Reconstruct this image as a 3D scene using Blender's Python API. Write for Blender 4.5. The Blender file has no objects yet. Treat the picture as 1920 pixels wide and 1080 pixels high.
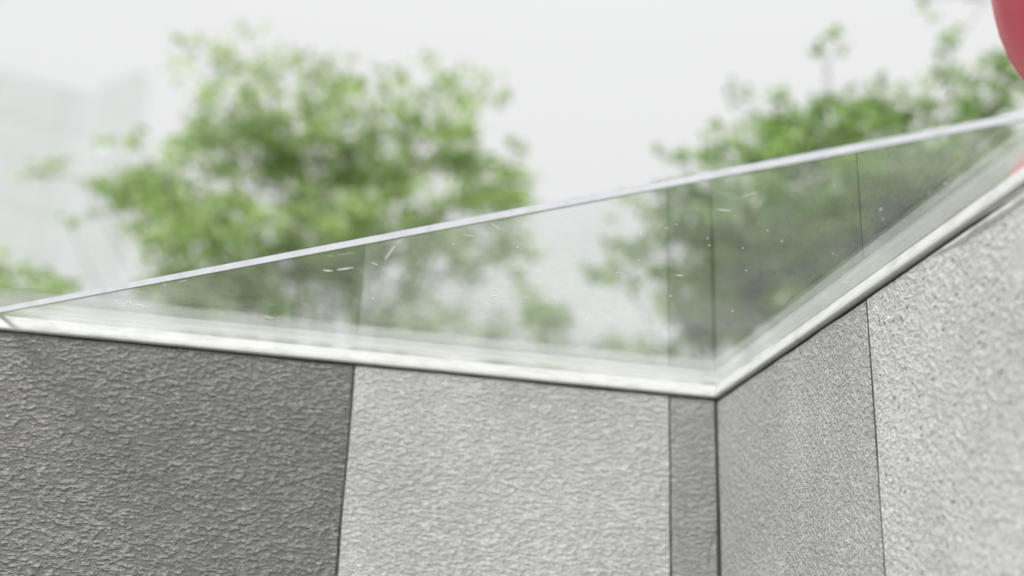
import bpy, math, random
import numpy as np
from mathutils import Matrix, Vector

random.seed(7)
rng = np.random.default_rng(11)
R = math.radians
scene = bpy.context.scene
col = scene.collection

# ------------------------------------------------------------------ camera
ZT = 1.85                       # height of the wall top above the floor
CAM = Vector((-0.6592, -1.6685, ZT - 0.5))
ROT = Matrix(((0.9757, -0.1083, -0.1904), (-0.2161, -0.3350, -0.9171), (0.0355, 0.9360, -0.3502)))
FPX = 2335.0
cd = bpy.data.cameras.new('camera')
cam = bpy.data.objects.new('camera', cd)
col.objects.link(cam)
cam.matrix_world = Matrix.Translation(CAM) @ ROT.to_4x4()
cd.sensor_width = 36
cd.lens = FPX / 1920 * 36
cd.clip_start = 0.05
cd.clip_end = 2000
cd.dof.use_dof = True
cd.dof.focus_distance = 1.46
cd.dof.aperture_fstop = 1.95
scene.camera = cam

# ------------------------------------------------------------------ light
SUN_EL, SUN_AZ = R(60), R(218)
w = bpy.data.worlds.new("World")
scene.world = w
w.use_nodes = True
nt = w.node_tree
nt.nodes.clear()
out = nt.nodes.new('ShaderNodeOutputWorld')
bg = nt.nodes.new('ShaderNodeBackground')
sky = nt.nodes.new('ShaderNodeTexSky')
sky.sky_type = 'NISHITA'
sky.sun_disc = False
sky.sun_elevation = SUN_EL
sky.sun_rotation = SUN_AZ
sky.air_density = 2.0
sky.dust_density = 6.0
tc = nt.nodes.new('ShaderNodeTexCoord')
sp = nt.nodes.new('ShaderNodeSeparateXYZ')
nt.links.new(tc.outputs['Generated'], sp.inputs[0])
mx = nt.nodes.new('ShaderNodeMath'); mx.operation = 'MAXIMUM'; mx.inputs[1].default_value = 0.0
nt.links.new(sp.outputs['Z'], mx.inputs[0])
pw = nt.nodes.new('ShaderNodeMath'); pw.operation = 'POWER'; pw.inputs[1].default_value = 2.0
nt.links.new(mx.outputs[0], pw.inputs[0])
ma = nt.nodes.new('ShaderNodeMath'); ma.operation = 'MULTIPLY_ADD'
ma.inputs[1].default_value = 0.8; ma.inputs[2].default_value = 1.92
nt.links.new(pw.outputs[0], ma.inputs[0])
cc = nt.nodes.new('ShaderNodeCombineColor')
for i in range(3):
    nt.links.new(ma.outputs[0], cc.inputs[i])
mixs = nt.nodes.new('ShaderNodeMix'); mixs.data_type = 'RGBA'
mixs.inputs[0].default_value = 0.985          # closed cloud cover over the clear sky
nt.links.new(sky.outputs[0], mixs.inputs[6])
nt.links.new(cc.outputs[0], mixs.inputs[7])
nt.links.new(mixs.outputs[2], bg.inputs['Color'])
bg.inputs['Strength'].default_value = 0.1
nt.links.new(bg.outputs[0], out.inputs[0])

sl = bpy.data.lights.new('sun', 'SUN')
sl.energy = 1.4
sl.angle = R(16)
sl.color = (1.0, 0.985, 0.96)
so = bpy.data.objects.new('sun', sl)
col.objects.link(so)
dvec = Vector((math.cos(SUN_EL) * math.sin(SUN_AZ), math.cos(SUN_EL) * math.cos(SUN_AZ), math.sin(SUN_EL)))
so.rotation_euler = dvec.to_track_quat('Z', 'Y').to_euler()

scene.view_settings.view_transform = 'Standard'
scene.view_settings.look = 'None'
scene.view_settings.exposure = 2.0
scene.view_settings.gamma = 1.0
scene.view_settings.use_curve_mapping = False
scene.cycles.max_bounces = 10
scene.cycles.transparent_max_bounces = 24
scene.cycles.transmission_bounces = 8

# ------------------------------------------------------------------ helpers
def ray(px, py):
    v = ROT @ Vector((px - 960, -(py - 540), -FPX))
    return v.normalized()

def at(px, py, dist):
    """place on the line of sight at a true distance in metres"""
    return CAM + ray(px, py) * dist

def mesh_obj(name, verts, faces, mat=None, parent=None, smooth=False):
    me = bpy.data.meshes.new(name)
    me.from_pydata([tuple(v) for v in verts], [], faces)
    me.update()
    if smooth:
        me.polygons.foreach_set('use_smooth', [True] * len(me.polygons))
    o = bpy.data.objects.new(name, me)
    col.objects.link(o)
    if mat is not None:
        for m in (mat if isinstance(mat, (list, tuple)) else [mat]):
            me.materials.append(m)
    if parent is not None:
        o.parent = parent
    return o

def empty(name, label, cat, group=None):
    o = bpy.data.objects.new(name, None)
    col.objects.link(o)
    o['label'] = label; o['category'] = cat
    if group: o['group'] = group
    o.empty_display_size = 0.1
    return o

def box_vf(x0, x1, y0, y1, z0, z1):
    v = [(x0, y0, z0), (x1, y0, z0), (x1, y1, z0), (x0, y1, z0), (x0, y0, z1), (x1, y0, z1), (x1, y1, z1), (x0, y1, z1)]
    f = [(0, 3, 2, 1), (4, 5, 6, 7), (0, 1, 5, 4), (1, 2, 6, 5), (2, 3, 7, 6), (3, 0, 4, 7)]
    return v, f

def box(name, b, mat, parent=None, bevel=0):
    v, f = box_vf(*b)
    o = mesh_obj(name, v, f, mat, parent)
    if bevel:
        m = o.modifiers.new('bevel', 'BEVEL'); m.width = bevel; m.segments = 2; m.limit_method = 'ANGLE'
    return o

class N:
    def __init__(s, name):
        s.m = bpy.data.materials.new(name); s.m.use_nodes = True
        s.t = s.m.node_tree; s.t.nodes.clear()
        s.out = s.t.nodes.new('ShaderNodeOutputMaterial')
    def n(s, typ, props=None, **ins):
        nd = s.t.nodes.new('ShaderNode' + typ)
        for k, v in (props or {}).items(): setattr(nd, k, v)
        for k, v in ins.items():
            key = int(k[1:]) if k[0] == '_' and k[1:].isdigit() else k.replace('_', ' ')
            if isinstance(v, bpy.types.NodeSocket): s.t.links.new(v, nd.inputs[key])
            else: nd.inputs[key].default_value = v
        return nd
    def ramp(s, fac, stops):
        r = s.t.nodes.new('ShaderNodeValToRGB')
        while len(r.color_ramp.elements) > len(stops): r.color_ramp.elements.remove(r.color_ramp.elements[-1])
        while len(r.color_ramp.elements) < len(stops): r.color_ramp.elements.new(1)
        for e, (p, c) in zip(r.color_ramp.elements, stops):
            e.position = p
            e.color = (c, c, c, 1) if isinstance(c, (int, float)) else (*c, 1)
        s.t.links.new(fac, r.inputs[0])
        return r.outputs[0]
    def done(s, sock):
        s.t.links.new(sock, s.out.inputs[0]); return s.m

def plain(name, c, rough=0.6, noise=0.06, scale=20, spec=0.4, bump=0.0, bscale=200):
    a = N(name)
    tcn = a.n('TexCoord')
    nz = a.n('TexNoise', Vector=tcn.outputs['Object'], Scale=scale, Detail=4.0)
    hi = tuple(min(1, x * (1 + noise * 2)) for x in c); lo = tuple(x * (1 - noise * 2) for x in c)
    cr = a.ramp(nz.outputs[0], [(0.3, lo), (0.7, hi)])
    b = a.n('BsdfPrincipled', Base_Color=cr, Roughness=rough)
    b.inputs['Specular IOR Level'].default_value = spec
    if bump:
        n2 = a.n('TexNoise', Vector=tcn.outputs['Object'], Scale=bscale, Detail=3.0)
        bp = a.n('Bump', Height=n2.outputs[0], Strength=bump, Distance=0.002)
        a.t.links.new(bp.outputs[0], b.inputs['Normal'])
    return a.done(b.outputs[0])

def tile_mat(name, c, relief, kind, stretch, pit_amt=0.0, tone=(0.84, 1.10)):
    """rough-cast stone tile; stretch = scaling of object space before the noises"""
    a = N(name)
    tcn = a.n('TexCoord')
    mp = a.n('Mapping', Vector=tcn.outputs['Object'], Scale=stretch)
    P = mp.outputs[0]
    warp = a.n('TexNoise', Vector=P, Scale=55.0, Detail=2.0)
    wv = a.n('VectorMath', {'operation': 'MULTIPLY_ADD'}, _0=warp.outputs[1], _1=(0.005, 0.005, 0.005), _2=P)
    n1 = a.n('TexNoise', Vector=wv.outputs[0], Scale=190.0 if kind == 'coarse' else 190.0, Detail=2.0 if kind == 'coarse' else 3.5, Roughness=0.5 if kind == 'coarse' else 0.62)
    n2 = a.n('TexNoise', Vector=wv.outputs[0], Scale=420.0, Detail=2.0, Roughness=0.6)
    n3 = a.n('TexNoise', Vector=P, Scale=38.0, Detail=3.0)
    g1 = a.ramp(n1.outputs[0], [(0.43, 0.0), (0.58, 0.45), (0.74, 1.0)]) if kind == 'coarse' else a.ramp(n1.outputs[0], [(0.35, 0.0), (0.65, 1.0)])
    k2 = 0.22 if kind == 'coarse' else 0.45
    h1 = a.n('Math', {'operation': 'MULTIPLY_ADD'}, _0=n2.outputs[0], _1=k2, _2=g1)
    h2 = a.n('Math', {'operation': 'MULTIPLY_ADD'}, _0=n3.outputs[0], _1=0.9, _2=h1.outputs[0])
    # pits
    vo = a.n('TexVoronoi', Vector=tcn.outputs['Object'], Scale=105.0, Randomness=1.0)
    pit = a.ramp(vo.outputs['Distance'], [(0.15, 1.0), (0.24, 0.0)])
    sel = a.ramp(vo.outputs['Color'], [(0.60, 0.0), (0.64, 1.0)])
    pits0 = a.n('Math', {'operation': 'MULTIPLY'}, _0=pit, _1=sel)
    pits = a.n('Math', {'operation': 'MULTIPLY'}, _0=pits0.outputs[0], _1=pit_amt)
    h3 = a.n('Math', {'operation': 'MULTIPLY_ADD'}, _0=pits.outputs[0], _1=-1.2, _2=h2.outputs[0])
    bp = a.n('Bump', Height=h3.outputs[0], Strength=1.0, Distance=relief)
    big = a.n('TexNoise', Vector=tcn.outputs['Object'], Scale=4.5, Detail=4.0)
    grain = a.n('TexNoise', Vector=tcn.outputs['Object'], Scale=520.0, Detail=2.0)
    lo = tuple(x * 0.84 for x in c); hi = tuple(min(0.85, x * 1.10) for x in c)
    base0 = a.ramp(big.outputs[0], [(0.3, lo), (0.7, hi)])
    mps = a.n('Mapping', Vector=tcn.outputs['Object'], Scale=(22, 22, 1.6))
    stn = a.n('TexNoise', Vector=mps.outputs[0], Scale=1.0, Detail=4.0, Roughness=0.6)
    stc = a.ramp(stn.outputs[0], [(0.28, 0.84), (0.48, 1.0), (0.75, 1.05)])   # old rain marks
    bm = a.n('Mix', {'data_type': 'RGBA', 'blend_type': 'MULTIPLY'}, _0=0.4, _6=base0, _7=stc)
    base = bm.outputs[2]
    gr = a.ramp(grain.outputs[0], [(0.34, 0.66), (0.5, 0.97), (0.68, 1.25)])
    mul = a.n('Mix', {'data_type': 'RGBA', 'blend_type': 'MULTIPLY'}, _0=1.0, _6=base, _7=gr)
    top = a.ramp(g1, [(0.0, 0.88), (1.0, 1.75 if kind == 'coarse' else 1.22)])       # highlights on the raised grain, painted into the colour
    mul2 = a.n('Mix', {'data_type': 'RGBA', 'blend_type': 'MULTIPLY'}, _0=1.0, _6=mul.outputs[2], _7=top)
    pd = a.n('Mix', {'data_type': 'RGBA'}, _0=pits.outputs[0], _6=mul2.outputs[2], _7=(0.12, 0.12, 0.12, 1))
    b = a.n('BsdfPrincipled', Base_Color=pd.outputs[2], Roughness=0.55 if kind == 'coarse' else 0.62)
    b.inputs['Specular IOR Level'].default_value = 0.5
    a.t.links.new(bp.outputs[0], b.inputs['Normal'])
    return a.done(b.outputs[0])

# ------------------------------------------------------------------ materials
DARKC = (0.142, 0.142, 0.140)
LIGHTC = (0.525, 0.525, 0.52)
M_dark = tile_mat('dark_rough_tile', DARKC, 0.0040, 'coarse', (0.62, 1, 1.2))
M_light = tile_mat('pale_rough_tile', LIGHTC, 0.0040, 'fine', (0.6, 1, 1.3))
M_cut = tile_mat('grey_rough_tile', (0.31, 0.31, 0.305), 0.0030, 'fine', (0.6, 1, 1.3))
M_right1 = tile_mat('mid_grey_sandy_tile', (0.56, 0.56, 0.555), 0.0050, 'fine', (1.2, 1.1, 0.95), 0.35)
M_right2 = tile_mat('pale_sandy_tile', (0.70, 0.70, 0.695), 0.0042, 'fine', (1.2, 1.0, 0.95), 0.8)
M_core = plain('dark_mortar', (0.035, 0.035, 0.035), 0.9)
M_joint = plain('grey_joint_mortar', (0.065, 0.065, 0.063), 0.9, 0.3, 40)
M_render = plain('grey_render', (0.42, 0.42, 0.41), 0.85, bump=0.3)
M_groove = plain('dark_sealant', (0.03, 0.03, 0.028), 0.6, 0.25, 60)

def trim_mat():
    a = N('white_trim')
    t = a.n('TexCoord')
    mp = a.n('Mapping', Vector=t.outputs['Object'], Scale=(1, 1, 3))
    nz = a.n('TexNoise', Vector=mp.outputs[0], Scale=26.0, Detail=5.0, Roughness=0.6)
    c = a.ramp(nz.outputs[0], [(0.30, (0.41, 0.41, 0.405)), (0.5, (0.525, 0.525, 0.525)), (0.8, (0.555, 0.555, 0.555))])
    n2 = a.n('TexNoise', Vector=t.outputs['Object'], Scale=90.0, Detail=3.0)
    bp = a.n('Bump', Height=n2.outputs[0], Strength=0.35, Distance=0.002)
    b = a.n('BsdfPrincipled', Base_Color=c, Roughness=0.75, Normal=bp.outputs[0])
    b.inputs['Specular IOR Level'].default_value = 0.2
    return a.done(b.outputs[0])
M_trim = trim_mat()
M_seal = plain('translucent_grey_sealant', (0.55, 0.55, 0.53), 0.35, 0.12, 60, bump=0.5, bscale=150)

def glass_mat():
    a = N('clear_glass')
    g = a.n('NewGeometry')
    d = a.n('VectorMath', {'operation': 'DOT_PRODUCT'}, _0=g.outputs['Incoming'], _1=g.outputs['True Normal'])
    ab = a.n('Math', {'operation': 'ABSOLUTE'}, _0=d.outputs['Value'])
    om = a.n('Math', {'operation': 'SUBTRACT'}, _0=1.0, _1=ab.outputs[0])
    p5 = a.n('Math', {'operation': 'POWER'}, _0=om.outputs[0], _1=5.0)
    fr = a.n('Math', {'operation': 'MULTIPLY_ADD'}, _0=p5.outputs[0], _1=0.955, _2=0.045)
    t = a.n('TexCoord')
    # dust film left by dried rain
    nz = a.n('TexNoise', Vector=t.outputs['Object'], Scale=5.0, Detail=6.0, Roughness=0.65)
    mp2 = a.n('Mapping', Vector=t.outputs['Object'], Rotation=(0, 0, 0.7), Scale=(3, 40, 1))
    st = a.n('TexNoise', Vector=mp2.outputs[0], Scale=1.0, Detail=5.0, Roughness=0.7)
    f0 = a.ramp(nz.outputs[0], [(0.40, 0.003), (0.72, 0.045)])
    f1 = a.ramp(st.outputs[0], [(0.55, 0.0), (0.85, 0.03)])
    sp_ = a.n('TexVoronoi', Vector=t.outputs['Object'], Scale=160.0)
    f2 = a.ramp(sp_.outputs['Distance'], [(0.07, 0.16), (0.13, 0.0)])
    fa = a.n('Math', {'operation': 'MULTIPLY_ADD'}, _0=nz.outputs[0], _1=f1, _2=f0)
    fb = a.n('Math', {'operation': 'MULTIPLY_ADD'}, _0=nz.outputs[0], _1=f2, _2=fa.outputs[0])
    film = fb.outputs[0]
    gl = a.n('BsdfGlossy', {'distribution': 'GGX'}, Color=(1, 1, 1, 1), Roughness=0.02)
    tr = a.n('BsdfTransparent', Color=(0.955, 0.97, 0.96, 1))
    tl = a.n('BsdfTranslucent', Color=(0.78, 0.80, 0.79, 1))
    m1 = a.n('MixShader', _0=fr.outputs[0], _1=tr.outputs[0], _2=gl.outputs[0])
    m2 = a.n('MixShader', _0=film, _1=m1.outputs[0], _2=tl.outputs[0])
    return a.done(m2.outputs[0])
M_glass = glass_mat()
M_gedge = plain('ground_glass_edge', (0.43, 0.445, 0.475), 0.35, 0.04, 60)
M_garris = plain('dark_glass_arris', (0.22, 0.25, 0.24), 0.3)
M_chip = plain('white_chip', (0.82, 0.84, 0.82), 0.4)

def leaf_mat(name, c_lo, c_hi, trans):
    a = N(name)
    at_ = a.n('Attribute', {'attribute_name': 'shade'})
    c = a.ramp(at_.outputs['Fac'], [(0.0, c_lo), (1.0, c_hi)])
    b = a.n('BsdfPrincipled', Base_Color=c, Roughness=0.24)
    b.inputs['Specular IOR Level'].default_value = 0.6
    tl = a.n('BsdfTranslucent', Color=c)
    m = a.n('MixShader', _0=trans, _1=b.outputs[0], _2=tl.outputs[0])
    return a.done(m.outputs[0])
M_leaf = leaf_mat('fresh_leaf', (0.22, 0.32, 0.125), (0.43, 0.57, 0.22), 0.62)
M_leaf2 = leaf_mat('dark_leaf', (0.105, 0.19, 0.065), (0.36, 0.52, 0.16), 0.58)
M_bark = plain('grey_bark', (0.13, 0.12, 0.105), 0.9, 0.25, 14, bump=0.8, bscale=40)

# ------------------------------------------------------------------ setting
def ground_mat(name, c1, c2, s):
    a = N(name)
    t = a.n('TexCoord')
    n1 = a.n('TexNoise', Vector=t.outputs['Object'], Scale=s, Detail=6.0)
    c = a.ramp(n1.outputs[0], [(0.35, c1), (0.65, c2)])
    n2 = a.n('TexNoise', Vector=t.outputs['Object'], Scale=s * 30, Detail=3.0)
    bp = a.n('Bump', Height=n2.outputs[0], Strength=0.4, Distance=0.01)
    b = a.n('BsdfPrincipled', Base_Color=c, Roughness=0.9, Normal=bp.outputs[0])
    return a.done(b.outputs[0])
g = mesh_obj('ground', [(-700, -700, 0), (700, -700, 0), (700, 700, 0), (-700, 700, 0)], [(0, 1, 2, 3)],
             ground_mat('lawn', (0.20, 0.215, 0.17), (0.34, 0.34, 0.32), 0.4))
g['kind'] = 'structure'
p = mesh_obj('pavement', [(-14, -12, .004), (0.012, -12, .004), (0.012, 0.012, .004), (-14, 0.012, .004)], [(0, 1, 2, 3)],
             ground_mat('pale_paving', (0.30, 0.30, 0.295), (0.38, 0.38, 0.37), 2.0))
p['kind'] = 'structure'

# ------------------------------------------------------------------ tiled walls
# local frame: s = along the wall away from the corner, d = outward depth, z
def wallpt(side, s, d, z):
    return (-s, d, z) if side == 'L' else (d, -s, z)

TH = 0.0036
def prism(name, side, profile, s_of, s_end, nseg, mat, parent, jit=0.0, cap=True, smooth=False):
    """sweep a (d,z) profile along the wall; s_of(d) = mitred start"""
    n = len(profile); vs = []; fs = []
    r = random.Random(len(name) + nseg)
    offs = [0.0]
    for i in range(nseg): offs.append(offs[-1] * 0.75 + r.uniform(-jit, jit))
    for i in range(nseg + 1):
        t = i / nseg
        for k, (d, z) in enumerate(profile):
            s0 = s_of(d)
            s = s0 + (s_end - s0) * t
            jz = offs[i] if z < 0.006 else 0
            vs.append(wallpt(side, s, d + jz * 0.6, ZT + z + jz))
    for i in range(nseg):
        for k in range(n):
            a, b = i * n + k, i * n + (k + 1) % n
            fs.append((a, b, b + n, a + n) if side == 'L' else (a, a + n, b + n, b))
    fs.append(tuple(range(n))[::-1] if side == 'L' else tuple(range(n)))
    last = nseg * n
    fs.append(tuple(last + k for k in range(n)) if side == 'L' else tuple(last + k for k in range(n))[::-1])
    return mesh_obj(name, vs, fs, mat, parent, smooth)

def tile(side, s0, s1, z0, z1, mat, parent, label=None, wav=0.0009):
    """one tile with its own slightly chipped arrises"""
    gap = 0.0011 if side == 'L' else 0.0016
    a0, a1, b0, b1 = s0 + gap, s1 - gap, z0 + gap, z1 - gap
    ns, nz_ = 16, 16
    r = random.Random(int(s0 * 1e4) + int(z1 * 1e3) + (5 if side == 'L' else 9))
    loop = []
    for i in range(ns): loop.append((a0 + (a1 - a0) * i / ns, b0, 0))
    for i in range(nz_): loop.append((a1, b0 + (b1 - b0) * i / nz_, 1))
    for i in range(ns): loop.append((a1 - (a1 - a0) * i / ns, b1, 2))
    for i in range(nz_): loop.append((a0, b1 - (b1 - b0) * i / nz_, 3))
    n = len(loop)
    cs, cz = (a0 + a1) / 2, (b0 + b1) / 2
    jl = [(s + (r.uniform(-wav, wav) if e in (1, 3) else 0), z + (r.uniform(-wav, wav) if e in (0, 2) else 0)) for s, z, e in loop]
    vs = []
    for ring, (ins, d) in enumerate(((0, TH), (0, 0.0016), (0.0016, 0.0))):
        for s, z in jl:
            s2 = s + (ins if s < cs else -ins) * (1 if abs(s - cs) > (a1 - a0) * .49 else 0)
            z2 = z + (ins if z < cz else -ins) * (1 if abs(z - cz) > (b1 - b0) * .49 else 0)
            vs.append(wallpt(side, s2, d, ZT + z2))
    fs = []
    for q in range(2):
        for k in range(n):
            a, b = q * n + k, q * n + (k + 1) % n
            fs.append((a, b, b + n, a + n))
    fs.append(tuple(2 * n + k for k in range(n)))
    fs.append(tuple(range(n))[::-1])
    if side == 'L': fs = [f[::-1] for f in fs]
    o = mesh_obj('tile', vs, fs, mat, parent)
    if label: o['label'] = label
    return o

prof = [(-0.0022, 0.0004), (-0.0034, 0.0007), (-0.0038, 0.0018), (-0.0036, 0.0040), (-0.0028, 0.0070), (-0.0002, 0.0130), (0.0018, 0.0182), (0.0026, 0.0194),
        (0.0042, 0.0200), (0.0300, 0.0200), (0.0300, 0.0005)]

def build_wall(side, name, label, cols, gaptop):
    root = empty(name, label, 'wall')
    L = 2.9 if side == 'L' else 3.4
    # concrete core
    if side == 'L':
        v, f = box_vf(-L, 0.2, TH, 0.2, 0.0, ZT - 0.0006)
    else:
        v, f = box_vf(TH, 0.2, -L, TH - 0.0005, 0.0, ZT - 0.0006)
    mesh_obj('core', v, f, M_core, root)
    # render coat on the outer side
    if side == 'L': box('render_coat', (-L, 0.215, 0.2, 0.215, 0.0, ZT + 0.0002), M_render, root)
    else: box('render_coat', (0.2, 0.215, -L, 0.1995, 0.0, ZT + 0.0002), M_render, root)
    rows = [(-0.90, -gaptop), (-1.845, -0.90)]
    for c_ in cols[1:]:
        q = c_[0]; wj = 0.0016
        if side == 'L': box('joint', (-q - wj, -q + wj, 0.0012, 0.0034, 0.01, ZT - gaptop - 0.0005), M_joint, root)
        else: box('joint', (0.0007, 0.0034, -q - wj, -q + wj, 0.01, ZT - gaptop - 0.0005), M_joint, root)
    for ri, (z0, z1) in enumerate(rows):
        for s0, s1, m, lb in cols:
            tile(side, s0, s1, z0, z1, m, root, lb if ri == 0 else None)
    t = prism('trim', side, prof, lambda d: -d + 0.0003, L, 60, M_trim, root, jit=0.00035, smooth=False)
    for pl in t.data.polygons: pl.use_smooth = False
    m = t.modifiers.new('bevel', 'BEVEL'); m.width = 0.0012; m.segments = 2; m.limit_method = 'ANGLE'; m.angle_limit = R(40)
    # coping slab behind the trim
    cop = [(0.0305, 0.0004), (0.0305, 0.0195), (0.235, 0.0195), (0.235, 0.0004)]
    prism('coping', side, cop, lambda d: -d + 0.0003, L, 1, M_trim, root)
    return root

colsL = [(0.0016, 0.0719, M_cut, 'narrow grey cut tile in the inside corner'),
         (0.0719, 0.5316, M_light, 'pale grey rough tile'),
         (0.5316, 1.0300, M_dark, 'dark grey coarse tile'),
         (1.0300, 1.4900, M_light, 'pale grey rough tile'), (1.4900, 1.9500, M_dark, 'dark grey coarse tile'),
         (1.9500, 2.4100, M_light, None), (2.4100, 2.8700, M_light, None)]
colsR = [(0.0014, 0.4604, M_right1, 'mid grey sandy tile next to the corner'),
         (0.4604, 0.9200, M_right2, 'pale sandy tile'),
         (0.9200, 1.3800, M_right1, None), (1.3800, 1.8400, M_right2, None), (1.8400, 2.3000, M_right1, None),
         (2.3000, 2.7600, M_right2, None), (2.7600, 3.2200, M_right1, None)]
wl = build_wall('L', 'tiled_wall', 'tiled wall left of the corner with one dark and one pale tile', colsL, 0.0016)
wr = build_wall('R', 'tiled_wall', 'sandy pale grey tiled wall running toward the viewer right of the corner', colsR, 0.0034)

# corner joint (dirty flexible sealant), wavering width
vs = []; fs = []
r = random.Random(3)
nn = 90
wd = 0.0045
for i in range(nn + 1):
    z = ZT - 0.002 - i * (1.83 / nn)
    wd = min(0.0056, max(0.0022, wd + r.uniform(-0.0012, 0.0012)))
    vs += [(-wd, 0.0004, z), (-wd * 0.5, -0.0006, z), (-0.0004, -wd * 0.3, z), (0.0004, -wd * 0.55, z)]
for i in range(nn):
    for k in range(3):
        a = i * 4 + k
        fs.append((a, a + 4, a + 5, a + 1))
o = mesh_obj('corner_sealant', vs, fs, M_groove, wl)

# smeared sealant under the right trim, towards the viewer
def smear(s0, s1, z0, th, name, parent, mat, seed):
    r = random.Random(seed); vs = []; fs = []; n = 44; m = 6
    up = z0; lw = z0 - th
    for i in range(n + 1):
        t = i / n; s = s0 + (s1 - s0) * t
        lw += r.uniform(-0.0007, 0.0007); lw = max(z0 - th * 1.5, min(z0 - th * .6, lw))
        env = min(1, t * 7, (1 - t) * 7)
        for k in range(m + 1):
            u = k / m
            z = up * (1 - u) + (up + (lw - up) * env) * u
            d = -0.0030 * math.sin(math.pi * u) * env * r.uniform(0.6, 1.2) + 0.0006
            if k == m: d = 0.0009
            vs.append(wallpt('R', s, d, ZT + z))
    for i in range(n):
        for k in range(m):
            a = i * (m + 1) + k
            fs.append((a, a + m + 1, a + m + 2, a + 1))
    return mesh_obj(name, vs, fs, mat, parent, True)
sm = smear(0.56, 1.25, -0.0055, 0.010, 'sealant_smear', wr, M_seal, 4)
smear(0.66, 1.7, 0.0002, 0.0075, 'sealant_smear', wr, M_seal, 8)

# hair-thin crack lines on the narrow tile
def crack(pts, rad, parent, mat):
    vs = []; fs = []
    for i, (x, y, z) in enumerate(pts):
        for k in range(5):
            a = 2 * math.pi * k / 5
            vs.append((x + rad * math.cos(a), y + rad * 0.5 * math.sin(a) , z))
    for i in range(len(pts) - 1):
        for k in range(5):
            a, b = i * 5 + k, i * 5 + (k + 1) % 5
            fs.append((a, b, b + 5, a + 5))
    return mesh_obj('crack', vs, fs, mat, parent)
M_crack = plain('stain_line', (0.20, 0.17, 0.155), 0.8)
pts = []
for i in range(14):
    t = i / 13
    pts.append((-0.0042 - 0.0135 * math.sin(t * 1.75) ** 0.8, -0.0002, ZT - 0.192 - 0.052 * t))
crack(pts, 0.0009, wl, M_crack)

# ------------------------------------------------------------------ the glass sheet
gz0, gz1 = ZT + 0.0208, ZT + 0.0296
A = (-1.130, 0.022); B = (0.022, 0.022)
# free edge passes these two plan points (bottom arris)
def on_plane(px, py, z):
    rv = ray(px, py); t = (z - CAM.z) / rv.z
    q = CAM + rv * t
    return Vector((q.x, q.y))
E1 = on_plane(0, 588, gz0); E2 = on_plane(1920, 228, gz0)
dr = (E2 - E1).normalized()
Pa = E1 + dr * ((A[1] - E1.y) / dr.y)
Pb = E2 + dr * ((B[0] - E2.x) / dr.x)
plan = [(Pa.x, A[1]), (B[0], B[1]), (B[0], Pb.y)]
gl = empty('glass_sheet', 'clear triangular glass sheet lying across the wall corner with pale ground edge', 'glass')
ar = 0.0007
nrm = Vector((-dr.y, dr.x)) * -1
if nrm.dot(Vector((-1, -1))) < 0: nrm = -nrm
def gl_prism(name, pl, z0, z1, mat, parent, fm=None):
    n = len(pl)
    v = [(x, y, z0) for x, y in pl] + [(x, y, z1) for x, y in pl]
    f = [tuple(range(n)), tuple(range(n, 2 * n))[::-1]]
    for k in range(n):
        f.append((k, k + n, (k + 1) % n + n, (k + 1) % n))
    return mesh_obj(name, v, f, mat, parent)
pane = gl_prism('pane', plan, gz0, gz1, M_glass, gl)
def off(p, d): return (p[0] + nrm.x * d, p[1] + nrm.y * d)
P0, P1 = (Pa.x, A[1]), (B[0], Pb.y)
# ground edge: chamfered strip bonded on the free side of the pane
prof2 = [(0.0003, gz0, 0), (0.0012, gz0, 1), (0.0019, gz0 + ar, 0), (0.0019, gz1 - ar, 1), (0.0012, gz1, 1), (0.0003, gz1, 1)]
vs = []; fs = []
nse = 80
for i in range(nse + 1):
    t = i / nse
    p_ = (P0[0] + (P1[0] - P0[0]) * t, P0[1] + (P1[1] - P0[1]) * t)
    for d, z, _ in prof2: q = off(p_, d); vs.append((q[0], q[1], z))
n = len(prof2)
mi = []
for i in range(nse):
    for k in range(n):
        a, b = i * n + k, i * n + (k + 1) % n
        fs.append((a, b, b + n, a + n)); mi.append(0 if k in (2,) else 1)
ge = mesh_obj('ground_edge', vs, fs, [M_gedge, M_garris], gl)
for pl, k in zip(ge.data.polygons, mi): pl.material_index = k

# added translucent strip above the glass, painting in the white trim's reflection
def reflection_mat():
    a = N('painted_reflection')
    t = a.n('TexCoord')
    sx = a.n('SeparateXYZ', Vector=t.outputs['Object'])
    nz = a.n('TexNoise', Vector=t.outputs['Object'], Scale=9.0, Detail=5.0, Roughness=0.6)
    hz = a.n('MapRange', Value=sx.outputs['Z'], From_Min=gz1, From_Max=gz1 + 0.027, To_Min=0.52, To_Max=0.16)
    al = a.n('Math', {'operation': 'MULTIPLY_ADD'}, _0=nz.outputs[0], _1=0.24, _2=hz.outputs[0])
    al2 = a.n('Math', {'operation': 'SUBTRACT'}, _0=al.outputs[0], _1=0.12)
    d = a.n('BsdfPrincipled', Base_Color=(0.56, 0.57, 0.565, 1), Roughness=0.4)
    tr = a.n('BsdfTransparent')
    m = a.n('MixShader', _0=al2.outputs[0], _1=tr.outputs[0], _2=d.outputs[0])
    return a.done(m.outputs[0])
M_reflection = reflection_mat()
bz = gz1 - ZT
refl_prof = [(0.0052, bz + 0.0004), (0.0032, bz + 0.008), (0.0020, bz + 0.018), (0.0012, bz + 0.0265), (0.0026, bz + 0.0268), (0.0060, bz + 0.018), (0.013, bz + 0.0004)]
prism('silicone_fillet', 'L', refl_prof, lambda d: -d + 0.0003, -P0[0] - 0.004, 40, M_reflection, gl, jit=0.0)
prism('silicone_fillet', 'R', refl_prof, lambda d: -d + 0.0003, -P1[1] - 0.004, 40, M_reflection, gl, jit=0.0)

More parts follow.
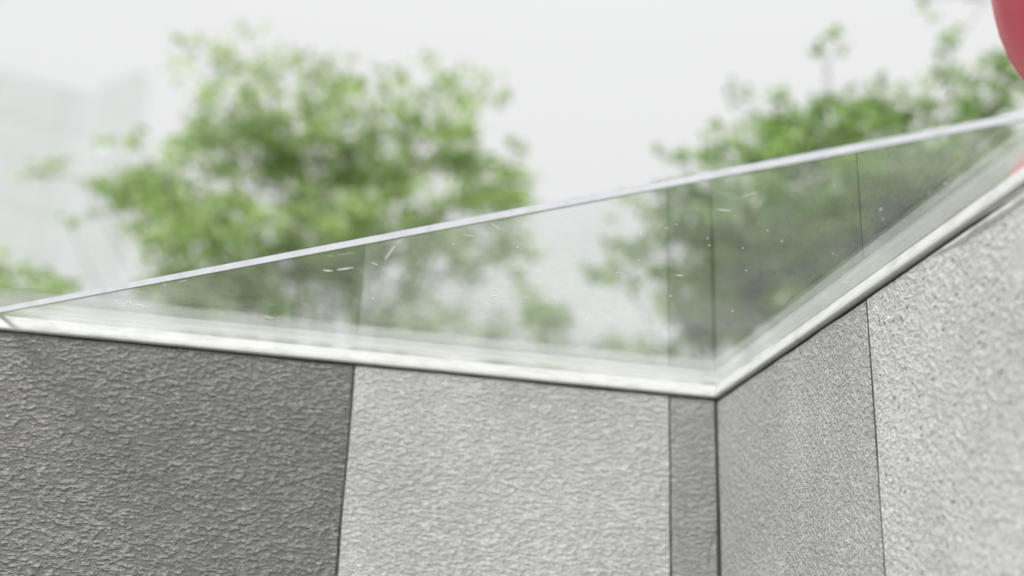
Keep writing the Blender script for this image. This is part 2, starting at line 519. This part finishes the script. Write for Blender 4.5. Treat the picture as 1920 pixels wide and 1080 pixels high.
# chips, scratches and specks on the underside of the glass
def on_glass(px, py, z=gz0 - 0.0005):
    rv = ray(px, py); t = (z - CAM.z) / rv.z
    return CAM + rv * t
def scratch(x0, y0, x1, y1, wpx, label=None):
    a = on_glass(x0, y0); b = on_glass(x1, y1)
    dv = (b - a); L = dv.length; dv.normalize()
    sd = Vector((-dv.y, dv.x, 0)) 
    vs = []; fs = []; n = 6
    for i in range(n + 1):
        t = i / n
        ww = wpx * 0.0006 * (0.35 + math.sin(math.pi * min(max(t, .08), .92)) ) * random.uniform(.7, 1.1)
        c = a + (b - a) * t + sd * random.uniform(-.15, .15) * ww
        vs += [c + sd * ww, c - Vector((0, 0, ww * 0.7)), c - sd * ww, c + Vector((0, 0, 0.0003))]
    for i in range(n):
        for k in range(4):
            fs.append((i * 4 + k, i * 4 + (k + 1) % 4, (i + 1) * 4 + (k + 1) % 4, (i + 1) * 4 + k))
    fs += [(0, 1, 2, 3), tuple(n * 4 + k for k in (3, 2, 1, 0))]
    return mesh_obj('scratch', vs, fs, M_chip, gl)
for s_ in [(722, 487, 739, 463, 2.6), (747, 457, 754, 449, 2.6), (921, 419, 936, 430, 2.4), (697, 492, 709, 498, 1.8),
           (866, 440, 887, 443, 1.5), (918, 557, 932, 555, 2.0), (1267, 516, 1281, 517, 1.8), (1346, 393, 1370, 395, 1.8),
           (250, 571, 270, 575, 2.0), (236, 566, 246, 568, 1.6), (1154, 511, 1166, 512, 1.4), (606, 507, 624, 508, 2.0),
           (632, 506, 662, 502, 2.0), (1196, 378, 1212, 390, 1.5), (1180, 405, 1206, 398, 1.2), (335, 528, 350, 526, 1.4),
           (1582, 528, 1590, 531, 1.4), (498, 593, 512, 597, 1.6), (1395, 368, 1420, 360, 1.0)]:
    scratch(*s_)
def speck(px, py, rp):
    c = on_glass(px, py); dist = (c - CAM).length; rad = rp / FPX * dist
    vs = []; fs = []
    for j, (zz, rr) in enumerate(((0.0004, 0.5), (0, 1.0), (-0.6 * rad, 0.75), (-0.9 * rad, 0.2))):
        for k in range(6):
            a = math.pi / 3 * k
            vs.append((c.x + rad * rr * math.cos(a) * 1.3, c.y + rad * rr * math.sin(a) * 1.3, c.z + zz))
    for j in range(3):
        for k in range(6):
            a, b = j * 6 + k, j * 6 + (k + 1) % 6
            fs.append((a, b, b + 6, a + 6))
    fs += [(18, 19, 20, 21, 22, 23), (5, 4, 3, 2, 1, 0)]
    return mesh_obj('dust_speck', vs, fs, M_chip, gl)
for px, py, rp in [(309, 535, 1.8), (1202, 437, 1.3), (1197, 488, 1.2), (1330, 460, 1.3), (1250, 427, 1.1), (1268, 421, 1.0),
                   (1399, 507, 1.4), (1773, 344, 1.9), (1742, 362, 1.2), (1257, 555, 1.3), (1563, 349, 1.2), (1652, 392, 1.6),
                   (970, 463, 1.2), (850, 458, 1.2), (1439, 432, 1.2), (1466, 452, 1.2), (1374, 583, 1.2), (1327, 447, 1.1),
                   (1562, 476, 1.1), (1393, 465, 1.2), (1655, 410, 1.1), (700, 560, 1.0), (1100, 600, 1.1), (1040, 560, 1.0)]:
    speck(px, py, rp)

# ------------------------------------------------------------------ red balloons
def balloon_mat():
    a = N('red_rubber')
    b = a.n('BsdfPrincipled', Base_Color=(0.50, 0.004, 0.05, 1), Roughness=0.5)
    b.inputs['Coat Weight'].default_value = 0.5
    b.inputs['Coat Roughness'].default_value = 0.3
    b.inputs['Coat IOR'].default_value = 1.6
    t = a.n('TexCoord')
    nz = a.n('TexNoise', Vector=t.outputs['Object'], Scale=7.0, Detail=2.0)
    bp = a.n('Bump', Height=nz.outputs[0], Strength=0.2, Distance=0.02)
    a.t.links.new(bp.outputs[0], b.inputs['Normal'])
    return a.done(b.outputs[0])
M_red = balloon_mat()
M_string = plain('white_string', (0.7, 0.7, 0.7), 0.7)
def balloon(c, rad, foot, label):
    root = empty('balloon', label, 'balloon', 'red balloons tied above the right wall')
    root.location = foot
    c = c - foot
    vs = []; fs = []; nu, nv = 32, 22
    for j in range(nv + 1):
        th = math.pi * j / nv
        r_ = math.sin(th); z_ = math.cos(th)
        if z_ < 0: z_ *= 1.12; r_ *= (1 - 0.10 * (z_ / 1.12) ** 2)
        if j == nv: r_ = 0.05; 
        if j == 0: r_ = 0.001
        for i in range(nu):
            a = 2 * math.pi * i / nu
            vs.append(c + Vector((r_ * math.cos(a), r_ * math.sin(a), z_)) * rad)
    zb = -1.12
    for (r_, z_) in ((0.035, zb - 0.03), (0.09, zb - 0.10), (0.02, zb - 0.09)):
        for i in range(nu):
            a = 2 * math.pi * i / nu
            vs.append(c + Vector((r_ * math.cos(a), r_ * math.sin(a), z_)) * rad)
    rows = nv + 4
    for j in range(rows - 1):
        for i in range(nu):
            a, b = j * nu + i, j * nu + (i + 1) % nu
            fs.append((a, a + nu, b + nu, b))
    mesh_obj('skin', vs, fs, M_red, root, True)
    top = c + Vector((0, 0, (zb - 0.08) * rad)); bot = Vector((0, 0, 0.0))
    vs = []; fs = []; n = 12
    for i in range(n + 1):
        t = i / n; p_ = top.lerp(bot, t) + Vector((math.sin(t * math.pi) * 0.01, 0, 0))
        for k in range(5):
            a = 2 * math.pi * k / 5; vs.append(p_ + Vector((math.cos(a), math.sin(a), 0)) * 0.0009)
    for i in range(n):
        for k in range(5):
            a, b = i * 5 + k, i * 5 + (k + 1) % 5
            fs.append((a, b, b + 5, a + 5))
    mesh_obj('string', vs, fs, M_string, root)
D1 = 1.40
c1 = at(2262, -84, D1)
balloon(c1, 350 / FPX * D1 * 0.93, Vector((c1.x, c1.y, ZT + 0.02)) if c1.x > 0 else Vector((0.02, c1.y, ZT + 0.02)), 'large red balloon cut off by the upper right edge of the photo')
D2 = 2.6
c2 = at(1985, 352, D2)
balloon(c2, 82 / FPX * D2, Vector((c2.x, c2.y, 0.0)), 'small red balloon seen pink through the glass beside the right trim')

# ------------------------------------------------------------------ vegetation
def tube(vs, fs, pts, r0, r1, sides=7):
    base = len(vs); n = len(pts)
    for i, p_ in enumerate(pts):
        t = i / (n - 1)
        d = (pts[min(i + 1, n - 1)] - pts[max(i - 1, 0)]).normalized()
        u = d.orthogonal().normalized(); v_ = d.cross(u)
        rr = r0 + (r1 - r0) * t
        for k in range(sides):
            a = 2 * math.pi * k / sides
            vs.append(p_ + (u * math.cos(a) + v_ * math.sin(a)) * rr)
    for i in range(n - 1):
        for k in range(sides):
            a, b = base + i * sides + k, base + i * sides + (k + 1) % sides
            fs.append((a, b, b + sides, a + sides))

def bend(a, b, n, j, r_):
    pts = []
    off_ = Vector((r_.uniform(-1, 1), r_.uniform(-1, 1), r_.uniform(-.2, .8))) * j * (b - a).length
    for i in range(n + 1):
        t = i / n
        pts.append(a.lerp(b, t) + off_ * math.sin(math.pi * t))
    return pts

def leaves(name, centres, radii, counts, size, mat, parent, shade_bias=0.0, flat=0.55):
    """many small pointed leaves gathered in clumps: one foliage mesh"""
    P = []; S = []
    for c, rr, k in zip(centres, radii, counts):
        q = rng.normal(size=(k, 3)); q /= np.linalg.norm(q, axis=1)[:, None] + 1e-9
        q *= (rng.random((k, 1)) ** 0.45) * np.array([rr, rr, rr * flat])
        P.append(q + np.array(c)); S.append(np.full(k, rng.random()))
    P = np.concatenate(P); S = np.concatenate(S)
    n = len(P)
    up = rng.normal(size=(n, 3)) * 0.75 + np.array([0, 0, 0.8]); up /= np.linalg.norm(up, axis=1)[:, None]
    t = rng.normal(size=(n, 3)); t -= up * (t * up).sum(1)[:, None]; t /= np.linalg.norm(t, axis=1)[:, None]
    s = np.cross(up, t)
    L = size * rng.uniform(0.7, 1.35, (n, 1)); W = L * rng.uniform(0.42, 0.62, (n, 1))
    V = np.empty((n, 4, 3))
    V[:, 0] = P - t * L / 2; V[:, 1] = P + s * W / 2 - up * L * 0.06; V[:, 2] = P + t * L / 2 - up * L * 0.12; V[:, 3] = P - s * W / 2 - up * L * 0.06
    me = bpy.data.meshes.new(name)
    me.vertices.add(n * 4); me.vertices.foreach_set('co', V.reshape(-1))
    me.loops.add(n * 4); me.loops.foreach_set('vertex_index', np.arange(n * 4, dtype=np.int32))
    me.polygons.add(n); me.polygons.foreach_set('loop_start', np.arange(0, n * 4, 4, dtype=np.int32))
    me.polygons.foreach_set('loop_total', np.full(n, 4, dtype=np.int32))
    me.update(calc_edges=True)
    at_ = me.attributes.new('shade', 'FLOAT', 'FACE')
    at_.data.foreach_set('value', np.clip(0.55 * S + 0.45 * rng.random(n) + shade_bias, 0, 1).astype(np.float32))
    me.materials.append(mat)
    o = bpy.data.objects.new(name, me); col.objects.link(o); o.parent = parent
    return o

def tree(kind, label, base, fork_z, blobs, dist, mat, flat=0.55, leaf=0.06, trunk_r=0.09, cat='tree', group=None, clump=0.20, per=42, depth=None, seed=1):
    """blobs: (px, py, rx, ry, density) = lobes of the crown given where they stand at distance dist"""
    r_ = random.Random(seed)
    root = empty(kind, label, cat, group)
    root.location = base
    vs = []; fs = []
    loc = Vector(base)
    fork = Vector((r_.uniform(-.05, .05), r_.uniform(-.05, .05), fork_z))
    tp = bend(Vector((0, 0, -0.05)), fork, 8, 0.03, r_)
    tube(vs, fs, tp, trunk_r, trunk_r * 0.62, 10)
    C = []; RR = []; K = []; big = []
    sc = dist / FPX
    for (px, py, rx, ry, dn) in blobs:
        dd = dist + r_.uniform(-0.5, 0.5) * (depth or 1.4)
        s_ = dd / FPX
        c = at(px, py, dd) - loc
        RX, RY = rx * s_, ry * s_
        RD = max(RX * 0.8, 0.25) if depth is None else min(max(RX, .2), depth)
        start = tp[-1] if c.z > fork_z * .9 else tp[-3]
        if (rx < 48 or dn < 0.5) and big:
            start = min(big, key=lambda q: (q - c).length)
        else:
            big.append(c)
        lb = bend(start, c, 6, 0.10, r_)
        tube(vs, fs, lb, min(0.026, trunk_r * 0.3) * (0.12 + 0.88 * min(1, RX)), 0.003, 6)
        vol = RX * RY * 1.0
        thin = min(1.0, dn)
        nc = max(3, int(max(dn, 0.85) * (RX * RY) / (clump * clump) * 7.0))
        fwd = ray(px, py); rt = Vector((ROT[0][0], ROT[1][0], 0)).normalized()
        fh = Vector((fwd.x, fwd.y, 0)).normalized()
        for i in range(nc):
            while True:
                a, b, d = (r_.uniform(-1, 1) for _ in range(3))
                if a * a + b * b + d * d <= 1: break
            q = c + rt * a * RX + Vector((0, 0, 1)) * b * RY + fh * d * RD
            C.append(q); rr = clump * r_.uniform(0.55, 1.25) * min(1.0, 0.35 + RY / clump * 0.6)
            RR.append(rr); K.append(max(5, int(per * (0.25 + 0.75 * thin) * (rr / clump) ** 2 * r_.uniform(.4, 1.4))))
            if i % 3 == 0: tube(vs, fs, bend(lb[-2] if i % 2 else lb[-1], q, 3, 0.12, r_), 0.005, 0.002, 4)
    if cat == 'shrub':                      # leafy down to the ground
        top = max(0.8, min(c.z for c in C) - 0.1)
        for i in range(90):
            t = r_.random(); q = fork * 0 + Vector((r_.gauss(0, .32), r_.gauss(0, .32), 0.15 + t * top))
            C.append(q); RR.append(clump * r_.uniform(.8, 1.3)); K.append(per)
    mesh_obj('trunk', vs, fs, M_bark, root, True)
    leaves('crown', C, RR, K, leaf, mat, root, flat=flat)
    return root

def base_at(px, dist):
    v = ray(px, 540); h = Vector((v.x, v.y, 0)).normalized() * dist
    return Vector((CAM.x + h.x, CAM.y + h.y, 0))

main_blobs = [(640, 350, 230, 70, 1.0), (440, 300, 130, 50, .9), (800, 270, 120, 50, .9), (890, 340, 100, 50, .9), (540, 430, 240, 55, .95),
              (330, 400, 110, 40, .9), (720, 410, 190, 50, .9), (930, 395, 70, 40, .8), (380, 240, 80, 50, .45), (520, 225, 110, 50, .7), (680, 225, 120, 50, .7), (600, 290, 200, 60, .8),
              (400, 125, 80, 50, .12), (450, 55, 26, 24, .2), (490, 140, 80, 60, .18), (640, 160, 70, 40, .5), (765, 145, 60, 36, .55), (875, 170, 55, 40, .65), (580, 150, 90, 40, .12), (820, 200, 90, 40, .6), (440, 200, 90, 50, .25),
              (345, 80, 40, 26, .15), (560, 100, 36, 22, .2), (420, 180, 60, 20, .5), (580, 260, 160, 40, .8),
              (75, 322, 46, 18, 1.3), (160, 345, 60, 12, .9), (125, 415, 50, 10, 1.1), (245, 262, 44, 24, .8), (225, 355, 80, 24, 1.0), (205, 395, 50, 12, .7),
              (290, 455, 70, 40, 1.0), (430, 500, 120, 36, .9), (640, 515, 60, 40, 1.1), (820, 470, 120, 34, .9), (960, 450, 50, 60, .9), (520, 555, 80, 24, .8),
              (300, 520, 60, 26, .8), (600, 470, 190, 30, .9), (400, 550, 100, 26, .9), (770, 540, 70, 26, .7), (890, 520, 60, 26, .8), (700, 460, 90, 30, .8),
              (970, 520, 30, 20, .8), (300, 390, 80, 60, 1.0), (260, 330, 70, 40, .8), (400, 420, 110, 50, 1.0), (930, 350, 70, 50, 1.0), (480, 490, 170, 34, 1.3), (700, 500, 150, 26, 1.3), (880, 460, 110, 30, 1.3), (350, 530, 80, 22, 1.2), (940, 188, 8, 8, .5), (960, 290, 40, 14, .6), (1000, 345, 30, 10, .6), (300, 330, 60, 20, .8)]
tree('broadleaf_tree', 'airy fresh green tree with layered branches behind the left half of the glass', base_at(612, 9.2), 2.9, main_blobs, 9.2, M_leaf,
     leaf=0.07, trunk_r=0.07, seed=5, clump=0.15, per=26, flat=0.38)

right_blobs = [(1270, 290, 50, 14, 1.4), (1550, 215, 50, 20, 1.0), (1650, 205, 70, 26, 1.0), (1790, 185, 50, 26, 1.0), (1560, 260, 180, 40, 1.0), (1290, 292, 48, 12, .9), (1400, 285, 90, 34, .9), (1520, 270, 90, 40, .8), (1640, 250, 100, 55, .85), (1740, 215, 80, 45, .8), (1870, 215, 60, 60, .9),
               (1380, 190, 34, 14, .7), (1450, 215, 70, 24, .7), (1600, 190, 60, 24, .8), (1700, 165, 50, 20, .7), (1880, 150, 60, 40, .8), (1820, 175, 50, 30, .7), (1500, 235, 60, 26, .8), (1785, 95, 9, 30, .7), (1765, 135, 14, 12, .6), (1810, 150, 30, 8, .3),
               (1850, 0, 50, 8, .5), (1535, 103, 10, 9, .4), (1572, 85, 10, 8, .4), (1740, 0, 16, 4, .4),
               (1600, 370, 250, 60, 1.0), (1800, 320, 130, 60, 1.0), (1400, 400, 170, 60, 1.0), (1560, 470, 230, 70, 1.05), (1230, 400, 70, 32, .9),
               (1270, 480, 130, 40, .9), (1420, 540, 150, 60, 1.0), (1340, 610, 70, 45, 1.0), (1300, 655, 80, 20, .9), (1480, 620, 120, 50, 1.0), (1170, 520, 60, 22, 1.2), (1130, 500, 40, 16, 1.2), (1280, 570, 60, 20, 1.0), (1930, 330, 60, 60, .9),
               (1150, 440, 22, 20, .6), (1600, 560, 160, 60, 1.6), (1420, 450, 160, 60, 1.4), (1650, 440, 200, 70, 1.5), (1340, 560, 110, 60, 1.3), (1800, 360, 110, 60, 1.3), (1450, 330, 130, 30, 1.0), (1700, 330, 160, 50, 1.1), (1500, 560, 150, 60, 1.2), (1700, 450, 150, 60, 1.0)]
tree('broadleaf_tree', 'darker dense tree behind the right corner of the glass', base_at(1430, 7.6), 2.5, right_blobs, 7.6, M_leaf2,
     leaf=0.062, trunk_r=0.12, seed=9, clump=0.13, per=34, flat=0.42)

# clipped shrubs and saplings far behind the wall
shrubs = [((1020, 585), [(1020, 575, 50, 40, 1.8), (1035, 620, 60, 36, 1.6), (1000, 540, 24, 18, .5)], 12.0, 'round grey green shrub in the gap between the two trees'),
          ((930, 625), [(925, 636, 60, 22, 1.6), (940, 608, 36, 14, 1.2)], 12.5, 'low shrub to the left of the round one behind the glass'),
          ((1150, 640), [(1140, 650, 90, 16, 1.6), (1215, 655, 70, 14, 1.6)], 13.0, 'flat low shrub at the foot of the bright gap'),
          ((760, 625), [(790, 590, 120, 24, 1.3), (680, 575, 60, 24, 1.4), (780, 620, 130, 22, 1.6), (700, 610, 60, 24, 1.6), (830, 585, 70, 16, 1.1), (900, 600, 60, 18, 1.1)], 12.0, 'loose dull green shrub behind the tree trunk'),
          ((480, 600), [(450, 570, 160, 26, 1.5), (330, 560, 90, 22, 1.5), (480, 600, 140, 26, 1.6), (380, 578, 90, 28, 1.4), (560, 590, 70, 22, 1.4)], 12.0, 'wide grey green shrub left of the tree trunk'),
          ((40, 540), [(30, 545, 70, 40, 2.0), (95, 560, 34, 24, 1.4), (15, 495, 40, 20, 1.2), (-90, 530, 90, 60, 1.0)], 10.0, 'bright green shrub at the left edge of the photo')]
for i, ((bx, by), bl, dd, lb) in enumerate(shrubs):
    tree('shrub', lb, base_at(bx, dd), 1.2, bl, dd, M_leaf if i in (5,) else M_leaf2, leaf=0.085, trunk_r=0.05, cat='shrub',
         group='shrubs beyond the wall', clump=0.22, per=40, seed=20 + i)

# ------------------------------------------------------------------ pale building
M_clad = plain('pale_blue_grey_cladding', (0.54, 0.565, 0.575), 0.6, 0.03, 0.3, spec=0.5)
M_clad2 = plain('white_cladding', (0.76, 0.78, 0.79), 0.35, 0.03, 0.3)
M_bjoint = plain('grey_panel_joint', (0.50, 0.525, 0.535), 0.6)
DB = 60.0
pr = at(205, 400, DB); fw = Vector((ray(100, 400).x, ray(100, 400).y, 0)).normalized(); rt = Vector((fw.y, -fw.x, 0))
bld = empty('office_building', 'pale blue grey panelled building far behind at the left edge', 'building')
ang = math.atan2(rt.y, rt.x) + R(9)
org = Vector((pr.x, pr.y, 0)); bld.location = org; bld.rotation_euler = (0, 0, ang)
ztop = at(60, 118, DB).z; zt2 = at(200, 48, DB).z
box('body', (-26, 0, 0.03, 16, 0, ztop - 0.1), M_bjoint, bld)
box('roof_parapet', (-26.1, 0.1, 0.0, 16.1, ztop - 0.1, ztop + 0.25), M_clad, bld)
# stair tower with a sloping top
w0, w1 = -1.5, 0.9
zz = zt2
v = [(w0, -.4, 0), (w1, -.4, 0), (w1, 4, 0), (w0, 4, 0), (w0, -.4, zz - 1.6), (w1, -.4, zz - .5), (w1, 4, zz - .5), (w0, 4, zz - 1.6),
     (w1 - .6, -.4, zz), (w1 - .6, 4, zz)]
f = [(0, 3, 2, 1), (0, 1, 5, 8, 4), (1, 2, 6, 5), (2, 3, 7, 9, 6), (3, 0, 4, 7), (4, 8, 9, 7), (8, 5, 6, 9)]
mesh_obj('stair_tower', v, f, M_clad, bld)
pm = None
nx, nz_ = 9, int(ztop // 2.1)
pwid = 26.0 / 9
for i in range(nx):
    for j in range(nz_ + 1):
        z0 = j * 2.1
        z1 = min(z0 + 2.1, ztop - 0.1)
        if z1 - z0 < .3: continue
        if pm is None or z1 - z0 < 2.09:
            vv, ff = box_vf(0.012, pwid - 0.012, 0.0, 0.12, 0.012, z1 - z0 - 0.012)
            o = mesh_obj('panel', vv, ff, M_clad, bld)
            if z1 - z0 >= 2.09: pm = o
        else:
            o = pm.copy(); col.objects.link(o); o.parent = bld
        o.location = (-26 + i * pwid, random.uniform(-0.03, 0.0), z0)
